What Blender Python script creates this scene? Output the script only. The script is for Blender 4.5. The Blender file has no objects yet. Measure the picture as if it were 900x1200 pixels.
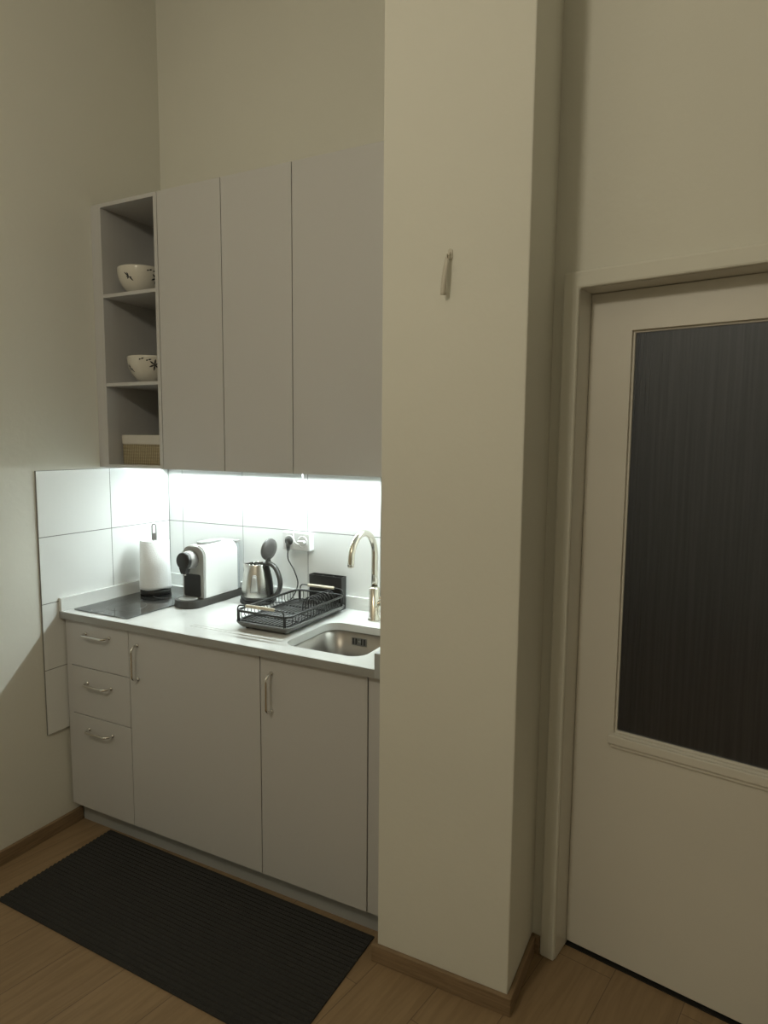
import bpy, bmesh, math, random
from mathutils import Vector, Matrix
random.seed(4)
S = bpy.context.scene
C = S.collection
PI = math.pi

# ------------------------------------------------------------------ materials
def mat(name, col, rough=.5, metal=0, bump=0, bscale=60, spec=.5, var=0, vscale=3, **kw):
    m = bpy.data.materials.new(name); m.use_nodes = True
    nt = m.node_tree; b = nt.nodes['Principled BSDF']
    b.inputs['Base Color'].default_value = (*col, 1)
    b.inputs['Roughness'].default_value = rough
    b.inputs['Metallic'].default_value = metal
    b.inputs['Specular IOR Level'].default_value = spec
    for k, v in kw.items(): b.inputs[k.replace('_', ' ')].default_value = v
    tc = nt.nodes.new('ShaderNodeTexCoord')
    if var:
        n = nt.nodes.new('ShaderNodeTexNoise'); n.inputs['Scale'].default_value = vscale
        n.inputs['Detail'].default_value = 4
        r = nt.nodes.new('ShaderNodeValToRGB')
        r.color_ramp.elements[0].color = (*[c*(1-var) for c in col], 1)
        r.color_ramp.elements[1].color = (*[min(1, c*(1+var)) for c in col], 1)
        r.color_ramp.elements[0].position = .3; r.color_ramp.elements[1].position = .7
        nt.links.new(tc.outputs['Object'], n.inputs['Vector'])
        nt.links.new(n.outputs['Fac'], r.inputs['Fac'])
        nt.links.new(r.outputs['Color'], b.inputs['Base Color'])
    if bump:
        n = nt.nodes.new('ShaderNodeTexNoise'); n.inputs['Scale'].default_value = bscale
        n.inputs['Detail'].default_value = 5
        bp = nt.nodes.new('ShaderNodeBump'); bp.inputs['Strength'].default_value = bump
        bp.inputs['Distance'].default_value = .002
        nt.links.new(tc.outputs['Object'], n.inputs['Vector'])
        nt.links.new(n.outputs['Fac'], bp.inputs['Height'])
        nt.links.new(bp.outputs['Normal'], b.inputs['Normal'])
    return m

WALL = (.74, .735, .665)
M = {}
M['wall'] = mat('wall paint', WALL, .85, bump=.35, bscale=45, var=.02, vscale=2)
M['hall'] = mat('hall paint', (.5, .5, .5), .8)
M['ceiling'] = mat('ceiling paint', (.76, .74, .68), .9)
M['doorpaint'] = mat('door enamel', (.72, .70, .64), .38, bump=.12, bscale=25, var=.02)
M['front'] = mat('grey lacquered front', (.555, .555, .555), .40, bump=.04, bscale=120)
M['carcass'] = mat('carcass board', (.54, .54, .54), .55)
M['plinth'] = mat('plinth', (.40, .415, .42), .35)
M['worktop'] = mat('white stone worktop', (.74, .75, .73), .07, var=.03, vscale=14)
M['edge'] = mat('shaded worktop edge', (.33, .335, .325), .4)  # worktop front darkened in colour, shade painted in
M['hob'] = mat('black glass', (.012, .012, .012), .03, spec=1.0, IOR=1.9)
M['tile'] = mat('glazed tile', (.80, .815, .80), .16, bump=.03, bscale=9)
M['grout'] = mat('grout', (.22, .22, .21), .9)
M['black'] = mat('black plastic', (.02, .02, .019), .35)
M['darkgrey'] = mat('dark grey plastic', (.045, .043, .038), .4)
M['traygrey'] = mat('tray grey plastic', (.12, .12, .115), .3)
M['lid'] = mat('lid plastic', (.10, .095, .09), .3)
M['wire'] = mat('black coated wire', (.022, .022, .020), .32)
M['steel'] = mat('brushed steel', (.62, .61, .58), .26, 1)
M['nickel'] = mat('satin nickel', (.66, .62, .54), .2, 1)
M['chrome'] = mat('handle metal', (.78, .77, .75), .18, 1)
M['sinksteel'] = mat('sink steel', (.36, .345, .32), .38, 1)
M['white'] = mat('white plastic', (.82, .83, .82), .25)
M['cream'] = mat('shell plastic', (.78, .79, .77), .3)
M['lightgrey'] = mat('light grey plastic', (.34, .345, .33), .35)
M['silvergrey'] = mat('grey plastic', (.25, .24, .23), .3, .3)
M['paper'] = mat('kitchen paper', (.80, .81, .80), .95, bump=.6, bscale=180)
M['wood'] = mat('handle wood', (.60, .54, .43), .5, var=.2, vscale=40)
M['ceramic'] = mat('white ceramic', (.66, .64, .58), .2)
M['leaf'] = mat('leaf print', (.02, .02, .022), .4)
M['canvas'] = mat('basket lining', (.60, .575, .53), .95, bump=.4, bscale=300)
M['tank'] = mat('clear tank', (.50, .53, .53), .12, Transmission_Weight=.25)
M['window'] = mat('kettle window', (.55, .55, .52), .15, Transmission_Weight=.3)
M['strap'] = mat('strap', (.60, .57, .49), .6)
M['dark'] = mat('dark gap', (.015, .014, .012), .9)
M['cordw'] = mat('white cable', (.78, .79, .77), .4)

def emis(name, col, st):
    m = bpy.data.materials.new(name); m.use_nodes = True
    b = m.node_tree.nodes['Principled BSDF']
    b.inputs['Base Color'].default_value = (.8, .8, .8, 1)
    b.inputs['Emission Color'].default_value = (*col, 1)
    b.inputs['Emission Strength'].default_value = st
    return m
M['led'] = emis('led diffuser', (.88, 1.0, .985), 128)

def wood_floor():
    m = mat('oak laminate', (.3, .2, .12), .5)
    nt = m.node_tree; N = nt.nodes; L = nt.links; b = N['Principled BSDF']
    tc = N.new('ShaderNodeTexCoord')
    mp = N.new('ShaderNodeMapping'); mp.inputs['Rotation'].default_value = (0, 0, math.radians(-79.7 - 0))
    L.new(tc.outputs['Object'], mp.inputs['Vector'])
    br = N.new('ShaderNodeTexBrick')
    br.inputs['Scale'].default_value = 1
    br.inputs['Brick Width'].default_value = 1.28; br.inputs['Row Height'].default_value = .192
    br.inputs['Mortar Size'].default_value = .0012; br.inputs['Mortar Smooth'].default_value = .3
    br.inputs['Color1'].default_value = (.32, .225, .128, 1); br.inputs['Color2'].default_value = (.285, .198, .112, 1)
    br.inputs['Mortar'].default_value = (.15, .10, .065, 1); br.offset = .37
    L.new(mp.outputs['Vector'], br.inputs['Vector'])
    st = N.new('ShaderNodeMapping'); st.inputs['Scale'].default_value = (2.2, 26, 1)
    L.new(mp.outputs['Vector'], st.inputs['Vector'])
    no = N.new('ShaderNodeTexNoise'); no.inputs['Scale'].default_value = 2.2; no.inputs['Detail'].default_value = 7
    no.inputs['Distortion'].default_value = .6
    L.new(st.outputs['Vector'], no.inputs['Vector'])
    cr = N.new('ShaderNodeValToRGB')
    cr.color_ramp.elements[0].color = (.86, .84, .81, 1); cr.color_ramp.elements[0].position = .35
    cr.color_ramp.elements[1].color = (1.06, 1.05, 1.04, 1); cr.color_ramp.elements[1].position = .65
    L.new(no.outputs['Fac'], cr.inputs['Fac'])
    mx = N.new('ShaderNodeMix'); mx.data_type = 'RGBA'; mx.blend_type = 'MULTIPLY'; mx.inputs[0].default_value = 1
    L.new(br.outputs['Color'], mx.inputs[6]); L.new(cr.outputs['Color'], mx.inputs[7])
    L.new(mx.outputs[2], b.inputs['Base Color'])
    bp = N.new('ShaderNodeBump'); bp.inputs['Strength'].default_value = .15; bp.inputs['Distance'].default_value = .002
    L.new(no.outputs['Fac'], bp.inputs['Height']); L.new(bp.outputs['Normal'], b.inputs['Normal'])
    return m
M['floor'] = wood_floor()

def grain(name, a, c, scale, rough=.5):
    m = mat(name, a, rough); nt = m.node_tree; N = nt.nodes; L = nt.links
    tc = N.new('ShaderNodeTexCoord'); mp = N.new('ShaderNodeMapping'); mp.inputs['Scale'].default_value = scale
    no = N.new('ShaderNodeTexNoise'); no.inputs['Scale'].default_value = 5; no.inputs['Detail'].default_value = 5
    cr = N.new('ShaderNodeValToRGB'); cr.color_ramp.elements[0].color = (*a, 1); cr.color_ramp.elements[1].color = (*c, 1)
    cr.color_ramp.elements[0].position = .35; cr.color_ramp.elements[1].position = .65
    L.new(tc.outputs['Object'], mp.inputs['Vector']); L.new(mp.outputs['Vector'], no.inputs['Vector'])
    L.new(no.outputs['Fac'], cr.inputs['Fac']); L.new(cr.outputs['Color'], N['Principled BSDF'].inputs['Base Color'])
    return m
M['base'] = grain('oak skirting', (.20, .135, .075), (.28, .195, .115), (2, 2, 30))

def mat_mat():
    m = mat('ribbed mat', (.035, .035, .033), .95); nt = m.node_tree; N = nt.nodes; L = nt.links
    tc = N.new('ShaderNodeTexCoord')
    w = N.new('ShaderNodeTexWave'); w.wave_type = 'BANDS'; w.bands_direction = 'X'; w.inputs['Scale'].default_value = 20
    w.inputs['Distortion'].default_value = 1.5; w.inputs['Detail'].default_value = 3; w.inputs['Detail Scale'].default_value = 6
    n = N.new('ShaderNodeTexNoise'); n.inputs['Scale'].default_value = 400
    a = N.new('ShaderNodeMath'); a.operation = 'MULTIPLY_ADD'; a.inputs[1].default_value = .3
    L.new(tc.outputs['Object'], w.inputs['Vector']); L.new(tc.outputs['Object'], n.inputs['Vector'])
    L.new(w.outputs['Fac'], a.inputs[0]); L.new(n.outputs['Fac'], a.inputs[2])
    bp = N.new('ShaderNodeBump'); bp.inputs['Strength'].default_value = .8; bp.inputs['Distance'].default_value = .003
    L.new(a.outputs[0], bp.inputs['Height']); L.new(bp.outputs['Normal'], N['Principled BSDF'].inputs['Normal'])
    cr = N.new('ShaderNodeValToRGB'); cr.color_ramp.elements[0].color = (.016, .016, .016, 1); cr.color_ramp.elements[1].color = (.040, .040, .039, 1)
    L.new(n.outputs['Fac'], cr.inputs['Fac']); L.new(cr.outputs['Color'], N['Principled BSDF'].inputs['Base Color'])
    return m
M['mat'] = mat_mat()

def ribbed_glass():
    m = mat('ribbed glass', (.46, .46, .45), .15, Transmission_Weight=1.0, IOR=1.45); nt = m.node_tree; N = nt.nodes; L = nt.links
    tc = N.new('ShaderNodeTexCoord'); mp = N.new('ShaderNodeMapping'); mp.inputs['Scale'].default_value = (110, 110, 2.2)
    n = N.new('ShaderNodeTexNoise'); n.inputs['Scale'].default_value = 1; n.inputs['Detail'].default_value = 3
    cr = N.new('ShaderNodeValToRGB'); cr.color_ramp.elements[0].color = (.42, .425, .42, 1); cr.color_ramp.elements[1].color = (.52, .52, .51, 1)
    cr.color_ramp.elements[0].position = .38; cr.color_ramp.elements[1].position = .66
    L.new(n.outputs['Fac'], cr.inputs['Fac']); L.new(cr.outputs['Color'], N['Principled BSDF'].inputs['Base Color'])
    bp = N.new('ShaderNodeBump'); bp.inputs['Strength'].default_value = .9; bp.inputs['Distance'].default_value = .003
    L.new(tc.outputs['Object'], mp.inputs['Vector']); L.new(mp.outputs['Vector'], n.inputs['Vector'])
    L.new(n.outputs['Fac'], bp.inputs['Height']); L.new(bp.outputs['Normal'], N['Principled BSDF'].inputs['Normal'])
    return m
M['glass'] = ribbed_glass()

def wicker():
    m = mat('woven seagrass', (.3, .25, .15), .85); nt = m.node_tree; N = nt.nodes; L = nt.links
    tc = N.new('ShaderNodeTexCoord')
    w = N.new('ShaderNodeTexWave'); w.bands_direction = 'X'; w.inputs['Scale'].default_value = 40; w.inputs['Distortion'].default_value = 1
    w2 = N.new('ShaderNodeTexWave'); w2.bands_direction = 'Z'; w2.inputs['Scale'].default_value = 26
    a = N.new('ShaderNodeMath'); a.operation = 'MULTIPLY'
    cr = N.new('ShaderNodeValToRGB'); cr.color_ramp.elements[0].color = (.20, .165, .095, 1); cr.color_ramp.elements[1].color = (.56, .48, .32, 1)
    L.new(tc.outputs['Object'], w.inputs['Vector']); L.new(tc.outputs['Object'], w2.inputs['Vector'])
    L.new(w.outputs['Fac'], cr.inputs['Fac']); L.new(cr.outputs['Color'], N['Principled BSDF'].inputs['Base Color'])
    L.new(w.outputs['Fac'], a.inputs[0]); L.new(w2.outputs['Fac'], a.inputs[1])
    bp = N.new('ShaderNodeBump'); bp.inputs['Distance'].default_value = .004
    L.new(a.outputs[0], bp.inputs['Height']); L.new(bp.outputs['Normal'], N['Principled BSDF'].inputs['Normal'])
    return m
M['wicker'] = wicker()

# ------------------------------------------------------------------ mesh helpers
WM = {}
def obj(name, bm, m, parent=None, bevel=0, seg=2, smooth=False, wn=False):
    """links one mesh built in world coordinates, re-based to its parent"""
    if parent is not None: bm.transform(WM[parent].inverted())
    bmesh.ops.recalc_face_normals(bm, faces=bm.faces[:])
    if smooth:
        for f in bm.faces: f.smooth = True
    me = bpy.data.meshes.new(name); bm.to_mesh(me); bm.free()
    for mm in (m if isinstance(m, (list, tuple)) else [m]): me.materials.append(M[mm])
    o = bpy.data.objects.new(name, me); C.objects.link(o)
    if parent is not None: o.parent = parent
    WM[o] = WM[parent].copy() if parent is not None else Matrix.Identity(4)
    if bevel:
        b = o.modifiers.new('bevel', 'BEVEL'); b.width = bevel; b.segments = seg; b.limit_method = 'ANGLE'; b.angle_limit = math.radians(40)
    if smooth == 'auto':
        me.set_sharp_from_angle(angle=math.radians(35))
    return o
def thing(name, label, cat, loc, rz=0, group=None):
    o = bpy.data.objects.new(name, None); C.objects.link(o); o.empty_display_size = .05
    o.location = loc; o.rotation_euler = (0, 0, rz); o['label'] = label; o['category'] = cat
    if group: o['group'] = group
    WM[o] = Matrix.Translation(loc) @ Matrix.Rotation(rz, 4, 'Z')
    return o
def tag(o, label, cat, group=None):
    o['label'] = label; o['category'] = cat
    if group: o['group'] = group
    return o
def rebase(o, loc):
    """moves a one-mesh thing's origin to loc without moving the mesh"""
    o.data.transform(Matrix.Translation(-Vector(loc))); o.location = loc
    WM[o] = Matrix.Translation(loc); return o
def struct(name, bm, m, bevel=0, parent=None):
    o = obj(name, bm, m, parent, bevel)
    if parent is None: o['kind'] = 'structure'
    return o

def box(bm, x0, x1, y0, y1, z0, z1, mi=0, T=None):
    vs = [bm.verts.new((x, y, z)) for z in (z0, z1) for (x, y) in ((x0, y0), (x1, y0), (x1, y1), (x0, y1))]
    if T is not None:
        for v in vs: v.co = T @ v.co
    for q in ((3, 2, 1, 0), (4, 5, 6, 7), (0, 1, 5, 4), (1, 2, 6, 5), (2, 3, 7, 6), (3, 0, 4, 7)):
        f = bm.faces.new([vs[i] for i in q]); f.material_index = mi
    return vs
def B(*a, **k):
    bm = bmesh.new(); box(bm, *a, **k); return bm
def tube(bm, pts, r, n=10, closed=False, mi=0, cap=True):
    pts = [Vector(p) for p in pts]; N = len(pts); rings = []
    rs = r if isinstance(r, (list, tuple)) else [r]*N
    up = None
    for i, p in enumerate(pts):
        a = pts[(i-1) % N] if (closed or i > 0) else p
        b = pts[(i+1) % N] if (closed or i < N-1) else p
        t = (b-a).normalized()
        if up is None:
            up = t.orthogonal().normalized()
        else:
            up = (up - t*up.dot(t)); up = up.normalized() if up.length > 1e-6 else t.orthogonal().normalized()
        s = t.cross(up)
        rings.append([bm.verts.new(p + (up*math.cos(2*PI*k/n) + s*math.sin(2*PI*k/n))*rs[i]) for k in range(n)])
    off = 0
    for i in range(N if closed else N-1):
        A, Bq = rings[i], rings[(i+1) % N]
        if closed and i == N-1:
            off = min(range(n), key=lambda o: sum((A[k].co-Bq[(k+o) % n].co).length for k in range(n)))
        for k in range(n):
            f = bm.faces.new((A[k], A[(k+1) % n], Bq[(k+1+off) % n], Bq[(k+off) % n])); f.material_index = mi; f.smooth = True
    if cap and not closed:
        for q in (rings[0][::-1], rings[-1]):
            f = bm.faces.new(q); f.material_index = mi
def lathe(bm, prof, c, n=40, axis='Z', mi=0, T=None):
    """prof: (radius, height) list; open ends at radius 0 are closed to a point"""
    c = Vector(c); rings = []
    for r, h in prof:
        if r < 1e-6:
            rings.append([bm.verts.new((0, 0, h))])
        else:
            rings.append([bm.verts.new((r*math.cos(2*PI*k/n), r*math.sin(2*PI*k/n), h)) for k in range(n)])
    R = {'Z': Matrix.Identity(4), 'Y': Matrix.Rotation(PI/2, 4, 'X'), 'X': Matrix.Rotation(PI/2, 4, 'Y')}[axis]
    X = T if T is not None else Matrix.Translation(c) @ R
    for rg in rings:
        for v in rg: v.co = X @ v.co
    for A, Bq in zip(rings, rings[1:]):
        for k in range(n):
            q = []
            for v in (A[k % len(A)], A[(k+1) % len(A)], Bq[(k+1) % len(Bq)], Bq[k % len(Bq)]):
                if v not in q: q.append(v)
            if len(q) > 2:
                f = bm.faces.new(q); f.smooth = True; f.material_index = mi
def prism(bm, poly, a, b, plane='XY', mi=0, smooth=False):
    """extrude a closed 2-D polygon from a to b along the remaining axis"""
    def P(u, v, w): return {'XY': (u, v, w), 'XZ': (u, w, v), 'YZ': (w, u, v)}[plane]
    lo = [bm.verts.new(P(u, v, a)) for u, v in poly]; hi = [bm.verts.new(P(u, v, b)) for u, v in poly]
    bm.faces.new(lo[::-1]).material_index = mi; bm.faces.new(hi).material_index = mi
    n = len(poly)
    for i in range(n):
        f = bm.faces.new((lo[i], lo[(i+1) % n], hi[(i+1) % n], hi[i])); f.material_index = mi; f.smooth = smooth
def rrect(x0, x1, y0, y1, r, n=6):
    p = []
    for cx, cy, a in ((x1-r, y0+r, -90), (x1-r, y1-r, 0), (x0+r, y1-r, 90), (x0+r, y0+r, 180)):
        for k in range(n+1):
            t = math.radians(a + 90*k/n); p.append((cx+r*math.cos(t), cy+r*math.sin(t)))
    return p
def spline(pts, n=8, closed=False):
    pts = [Vector(p) for p in pts]; out = []; N = len(pts)
    for i in range(N if closed else N-1):
        if closed: p = [pts[(i+k) % N] for k in (-1, 0, 1, 2)]
        else: p = [pts[max(i-1, 0)], pts[i], pts[i+1], pts[min(i+2, N-1)]]
        for k in range(n):
            t = k/n
            out.append(.5*((2*p[1]) + (p[2]-p[0])*t + (2*p[0]-5*p[1]+4*p[2]-p[3])*t*t + (3*p[1]-p[0]-3*p[2]+p[3])*t**3))
    if not closed: out.append(pts[-1])
    return out
def fillet(pts, r, n=5):
    """polyline with rounded corners"""
    pts = [Vector(p) for p in pts]; out = [pts[0]]
    for a, b, c in zip(pts, pts[1:], pts[2:]):
        p = b + (a-b).normalized()*r; q = b + (c-b).normalized()*r
        for k in range(n+1):
            t = k/n; out.append(p*(1-t)**2 + b*2*t*(1-t) + q*t*t)
    return out + [pts[-1]]

# ------------------------------------------------------------------ measures
ZW, YW = .891, -.600          # worktop top, front
YB = -.581                    # base fronts
YU, ZUB, ZUT = -.379, 1.4464, 2.476
XC, YC, XR = 1.437, -.632, 1.8405   # pillar left, front, right
XK, YK, TH = 1.9132, -.3939, .1795  # door casing corner and turn of the door wall
H = 3.5
TD = Matrix.Translation((XK, YK, 0)) @ Matrix.Rotation(-TH, 4, 'Z')   # door frame: x along wall, y into it

# ------------------------------------------------------------------ setting
struct('floor', B(-.2, 4.4, -5.2, 1.6, -.1, 0), 'floor')
struct('ceiling', B(-.2, 4.4, -5.2, 1.6, H, H+.1), 'ceiling')
struct('wall_left', B(-.15, 0, -5.2, .15, 0, H), 'wall')
struct('wall_back', B(0, 1.6, 0, .15, 0, H), 'wall')
struct('wall_pillar', B(XC, XR, YC, 0, 0, H), 'wall', bevel=.004)
bm = bmesh.new()
DH, DW = 1.978, .80
box(bm, -.20, -.03, .012, .17, 0, H, T=TD); box(bm, DW+.03, 2.4, .012, .17, 0, H, T=TD); box(bm, -.03, DW+.03, .012, .17, DH+.03, H, T=TD)
struct('wall_right', bm, 'wall')
struct('wall_side', B(4.2, 4.35, -5.2, 0, 0, H), 'wall')
struct('wall_rear', B(-.15, 4.35, -5.35, -5.2, 0, H), 'wall')
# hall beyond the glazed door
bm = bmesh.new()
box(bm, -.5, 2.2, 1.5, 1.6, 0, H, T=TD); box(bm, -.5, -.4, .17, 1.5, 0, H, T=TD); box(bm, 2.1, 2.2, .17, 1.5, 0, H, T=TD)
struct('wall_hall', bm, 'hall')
# skirting
HB = .055
struct('baseboard_left', B(0, .014, -5.2, -.532, 0, HB), 'base', bevel=.003)
bm = bmesh.new()
prism(bm, [(XC-.014, -.575), (XC-.014, YC-.014), (XR+.014, YC-.014), (XR+.014, -.375), (XR, -.375), (XR, YC), (XC, YC), (XC, -.575)], 0, HB, 'XY')
struct('baseboard_pillar', bm, 'base', bevel=.003)
struct('baseboard_right', B(-.075, -.046, -.004, .012, 0, HB, T=TD), 'base', bevel=.002)

# tiles
ZT = 1.4405
zj = [ZT, 1.188, .930, .670, .412]
def tiles_bm():
    bl, bb = bmesh.new(), bmesh.new()
    g = .0016; t = .008
    box(bl, 0, t-.0012, -.6700, -.0005, zj[-1], ZT, 1)
    for i in range(4):
        for a, b in ((-.671, -.336), (-.336, -.0085)):
            box(bl, .0005, t, a+g, b-g, zj[i+1]+g, zj[i]-g)
    box(bb, t, XC, -t+.0012, 0, zj[-1], ZT, 1)
    for i in range(4):
        for a, b in zip((.0085, .092, .438, .776, 1.114), (.092, .438, .776, 1.114, XC-.001)):
            box(bb, a+g, b-g, -t, -.0005, zj[i+1]+g, zj[i]-g)
    return bl, bb
bl, bb = tiles_bm()
struct('wall_tiles_left', bl, ['tile', 'grout'])
struct('wall_tiles_back', bb, ['tile', 'grout'])

# door
bm = bmesh.new()
cw = .046
prism(bm, [(-cw, 0), (0, 0), (0, DH), (DW, DH), (DW, 0), (DW+cw, 0), (DW+cw, DH+cw), (-cw, DH+cw)], 0, .0119, 'XZ'); bm.transform(TD)
struct('trim_1', bm, 'wall', bevel=.006)
bm = bmesh.new()
box(bm, -.03, 0, .012, .16, 0, DH+.03, T=TD); box(bm, DW, DW+.03, .012, .16, 0, DH+.03, T=TD); box(bm, 0, DW, .012, .16, DH, DH+.03, T=TD)
box(bm, 0, .012, .136, .16, 0, DH, T=TD); box(bm, DW-.012, DW, .136, .16, 0, DH, T=TD); box(bm, .012, DW-.012, .136, .16, DH-.012, DH, T=TD)
struct('trim_2', bm, 'doorpaint', bevel=.002)
YL = .0945
gx0, gx1, gz0, gz1 = .1175, DW-.1175, .722, 1.868
bm = bmesh.new()
z0, z1 = .014, DH-.0015
a, b = .001, DW-.001
def frame_ring(bm, xo0, xo1, zo0, zo1, xi0, xi1, zi0, zi1, y0, y1, T=None, mi=0):
    o = [(xo0, zo0), (xo1, zo0), (xo1, zo1), (xo0, zo1)]; i_ = [(xi0, zi0), (xi1, zi0), (xi1, zi1), (xi0, zi1)]
    V = {}
    for y in (y0, y1):
        V[y] = [[bm.verts.new((T @ Vector((x, y, z))) if T is not None else (x, y, z)) for x, z in q] for q in (o, i_)]
    for k in range(4):
        j = (k+1) % 4
        for y in (y0, y1):
            bm.faces.new((V[y][0][k], V[y][0][j], V[y][1][j], V[y][1][k])).material_index = mi
        for r in (0, 1):
            bm.faces.new((V[y0][r][k], V[y0][r][j], V[y1][r][j], V[y1][r][k])).material_index = mi
frame_ring(bm, a, b, z0, z1, gx0, gx1, gz0, gz1, YL, YL+.04, TD)
bt = B(0, DW, YL-.004, YL+.05, 0, .0035, T=TD); struct('door_gap_shade', bt, 'dark')  # dark strip painted in for the shade under the door leaf
door = struct('door_1', bm, 'doorpaint', bevel=.002)
door['label'] = 'cream painted door with a large dark ribbed glass pane'; door['category'] = 'door'
bm = bmesh.new()
frame_ring(bm, gx0-.001, gx1+.001, gz0-.001, gz1+.001, gx0+.006, gx1-.006, gz0+.006, gz1-.006, YL+.010, YL+.018, TD)
obj('glazing_bead', bm, 'doorpaint', door, bevel=.002)
bm = bmesh.new()
box(bm, gx0-.014, gx1+.014, YL-.012, YL, gz0-.030, gz0-.004, T=TD)
box(bm, gx0-.006, gx1+.006, YL-.006, YL, gz0-.042, gz0-.030, T=TD)
obj('bottom_moulding', bm, 'doorpaint', door, bevel=.004)
obj('glass_pane', B(gx0+.001, gx1-.001, YL+.019, YL+.025, gz0+.001, gz1-.001, T=TD), 'glass', door)
bm = bmesh.new()
hx = DW-.06
tube(bm, [TD @ Vector(p) for p in fillet([(hx, YL-.012, 1.05), (hx, YL-.055, 1.05), (hx-.12, YL-.055, 1.05)], .015)], .009, 10)
box(bm, hx-.02, hx+.02, YL-.012, YL, .93, 1.10, T=TD)
obj('door_handle', bm, 'nickel', door)

# ------------------------------------------------------------------ handles
def bow_handle(x, y, z, vertical, parent, L=.128):
    bm = bmesh.new(); d = .030; h = L/2
    pts = [(-h, 0), (-h, -d*.55), (-h+.012, -d), (h-.012, -d), (h, -d*.55), (h, 0)]
    P = [(x, y+q, z+p) if vertical else (x+p, y+q, z) for p, q in pts]
    tube(bm, fillet(P, .008, 5), .0046, 10)
    for s in (-h, h):
        p = (x, y, z+s) if vertical else (x+s, y, z)
        lathe(bm, [(0, 0), (.0075, 0), (.0075, .003), (.0048, .006)], p, 16, 'Y')
    obj('handle', bm, 'chrome', parent)

# ------------------------------------------------------------------ base units
Z0, Z1 = .096, ZW-.0285
g = .0016
def carcass(bm, x0, x1, y0, y1, z0, z1, t=.016, back=True, open_top=False):
    box(bm, x0, x0+t, y0, y1, z0, z1); box(bm, x1-t, x1, y0, y1, z0, z1)
    box(bm, x0+t, x1-t, y0, y1, z0, z0+t)
    if not open_top: box(bm, x0+t, x1-t, y0, y1, z1-t, z1)
    if back: box(bm, x0+t, x1-t, y1-.008, y1, z0+t, z1-t)
T_ = .018
def base(name, x0, x1, label, cat):
    t = thing(name, label, cat, ((x0+x1)/2, -.3, 0))
    return t
X0, X1, X2, X3 = .0435, .3625, .968, 1.372
t = base('drawer_cabinet', X0, X1, 'narrow grey base cabinet with three drawers in the left corner under the hob', 'cabinet')
bm = bmesh.new(); carcass(bm, X0+.001, X1-.001, YB+T_+.001, -.02, Z0, Z1-.003)
obj('body', bm, 'carcass', t)
obj('filler_strip', B(.0145, X0-g, YB+.003, YB+T_+.003, Z0, Z1), 'front', t)
for za, zb, hz in ((.6785, Z1, .8135), (.4835, .6755, .617), (Z0, .4805, .4295)):
    d = obj('drawer', B(X0+g/2, X1-g/2, YB, YB+T_, za, zb), 'front', t, bevel=.0012)
    bow_handle(.1975, YB, hz, False, d)
t = base('base_cabinet', X1, X2, 'wide grey base cabinet door between the drawers and the sink cabinet', 'cabinet')
bm = bmesh.new(); carcass(bm, X1+.001, X2-.001, YB+T_+.001, -.02, Z0, Z1-.003)
obj('body', bm, 'carcass', t)
d = obj('cabinet_door', B(X1+g, X2-g, YB, YB+T_, Z0, Z1), 'front', t, bevel=.0012)
bow_handle(.408, YB, .7445, True, d)
t = base('sink_cabinet', X2, X3, 'grey base cabinet with one door under the sink beside the pillar', 'cabinet')
bm = bmesh.new(); carcass(bm, X2+.001, X3-.001, YB+T_+.001, -.02, Z0, Z1-.003, open_top=True)
obj('body', bm, 'carcass', t)
d = obj('cabinet_door', B(X2+g, X3-g, YB, YB+T_, Z0, Z1), 'front', t, bevel=.0012)
bow_handle(1.014, YB, .742, True, d)
obj('filler_strip', B(X3+g, XC-.0145, YB+.003, YB+T_+.003, Z0-.001, Z1), 'front', t)
o = obj('plinth', B(.0145, XC-.0145, -.530, -.514, 0, Z0-.003), 'plinth', bevel=.001)
tag(rebase(o, (.7, -.52, 0)), 'long grey kickboard running under all the base cabinets', 'plinth')

# ------------------------------------------------------------------ worktop (sink opening and drain grooves cut out)
sx0, sx1, sy0, sy1 = 1.016, 1.318, -.530, -.212
t = thing('worktop', 'glossy white stone kitchen worktop with low upstand and sink cut-out', 'worktop', (.7, -.3, ZW-.027))
bm = bmesh.new(); box(bm, .0085, XC-.002, YW+.0012, -.0085, ZW-.027, ZW)
top = obj('worktop_slab', bm, 'worktop', None)
def cut(o, bmc):
    me = bpy.data.meshes.new('c'); bmesh.ops.recalc_face_normals(bmc, faces=bmc.faces[:]); bmc.to_mesh(me); bmc.free()
    c = bpy.data.objects.new('c', me); C.objects.link(c)
    md = o.modifiers.new('b', 'BOOLEAN'); md.operation = 'DIFFERENCE'; md.object = c; md.solver = 'EXACT'
    dg = bpy.context.evaluated_depsgraph_get()
    nm = bpy.data.meshes.new_from_object(o.evaluated_get(dg)); o.modifiers.clear(); o.data = nm
    bpy.data.objects.remove(c)
bmc = bmesh.new(); prism(bmc, rrect(sx0, sx1, sy0, sy1, .055, 10), ZW-.1, ZW+.1, 'XY'); cut(top, bmc)
for yy in (-.492, -.510):
    bmc = bmesh.new(); tube(bmc, [(.60, yy, ZW+.0014), (sx0-.02 if yy < -.5 else sx0-.012, yy, ZW+.0014)], .0028, 10); cut(top, bmc)
top.data.materials.clear(); top.data.materials.append(M['worktop'])
for p in top.data.polygons: p.material_index = 0; p.use_smooth = False
top.data.transform(WM[t].inverted()); top.parent = t
b_ = top.modifiers.new('bevel', 'BEVEL'); b_.width = .002; b_.segments = 2; b_.limit_method = 'ANGLE'; b_.angle_limit = math.radians(60)
ut = ZW+.052
obj('shaded_edge', B(.0085, 1.4035, YW, YW+.001, ZW-.027, ZW-.0008), 'edge', t)  # grey face stands in for shade where the light bar misses the front
bm = bmesh.new(); box(bm, .0085, .0225, YW, -.0225, ZW+.0002, ut); obj('upstand', bm, 'worktop', t, bevel=.0015)
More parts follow.
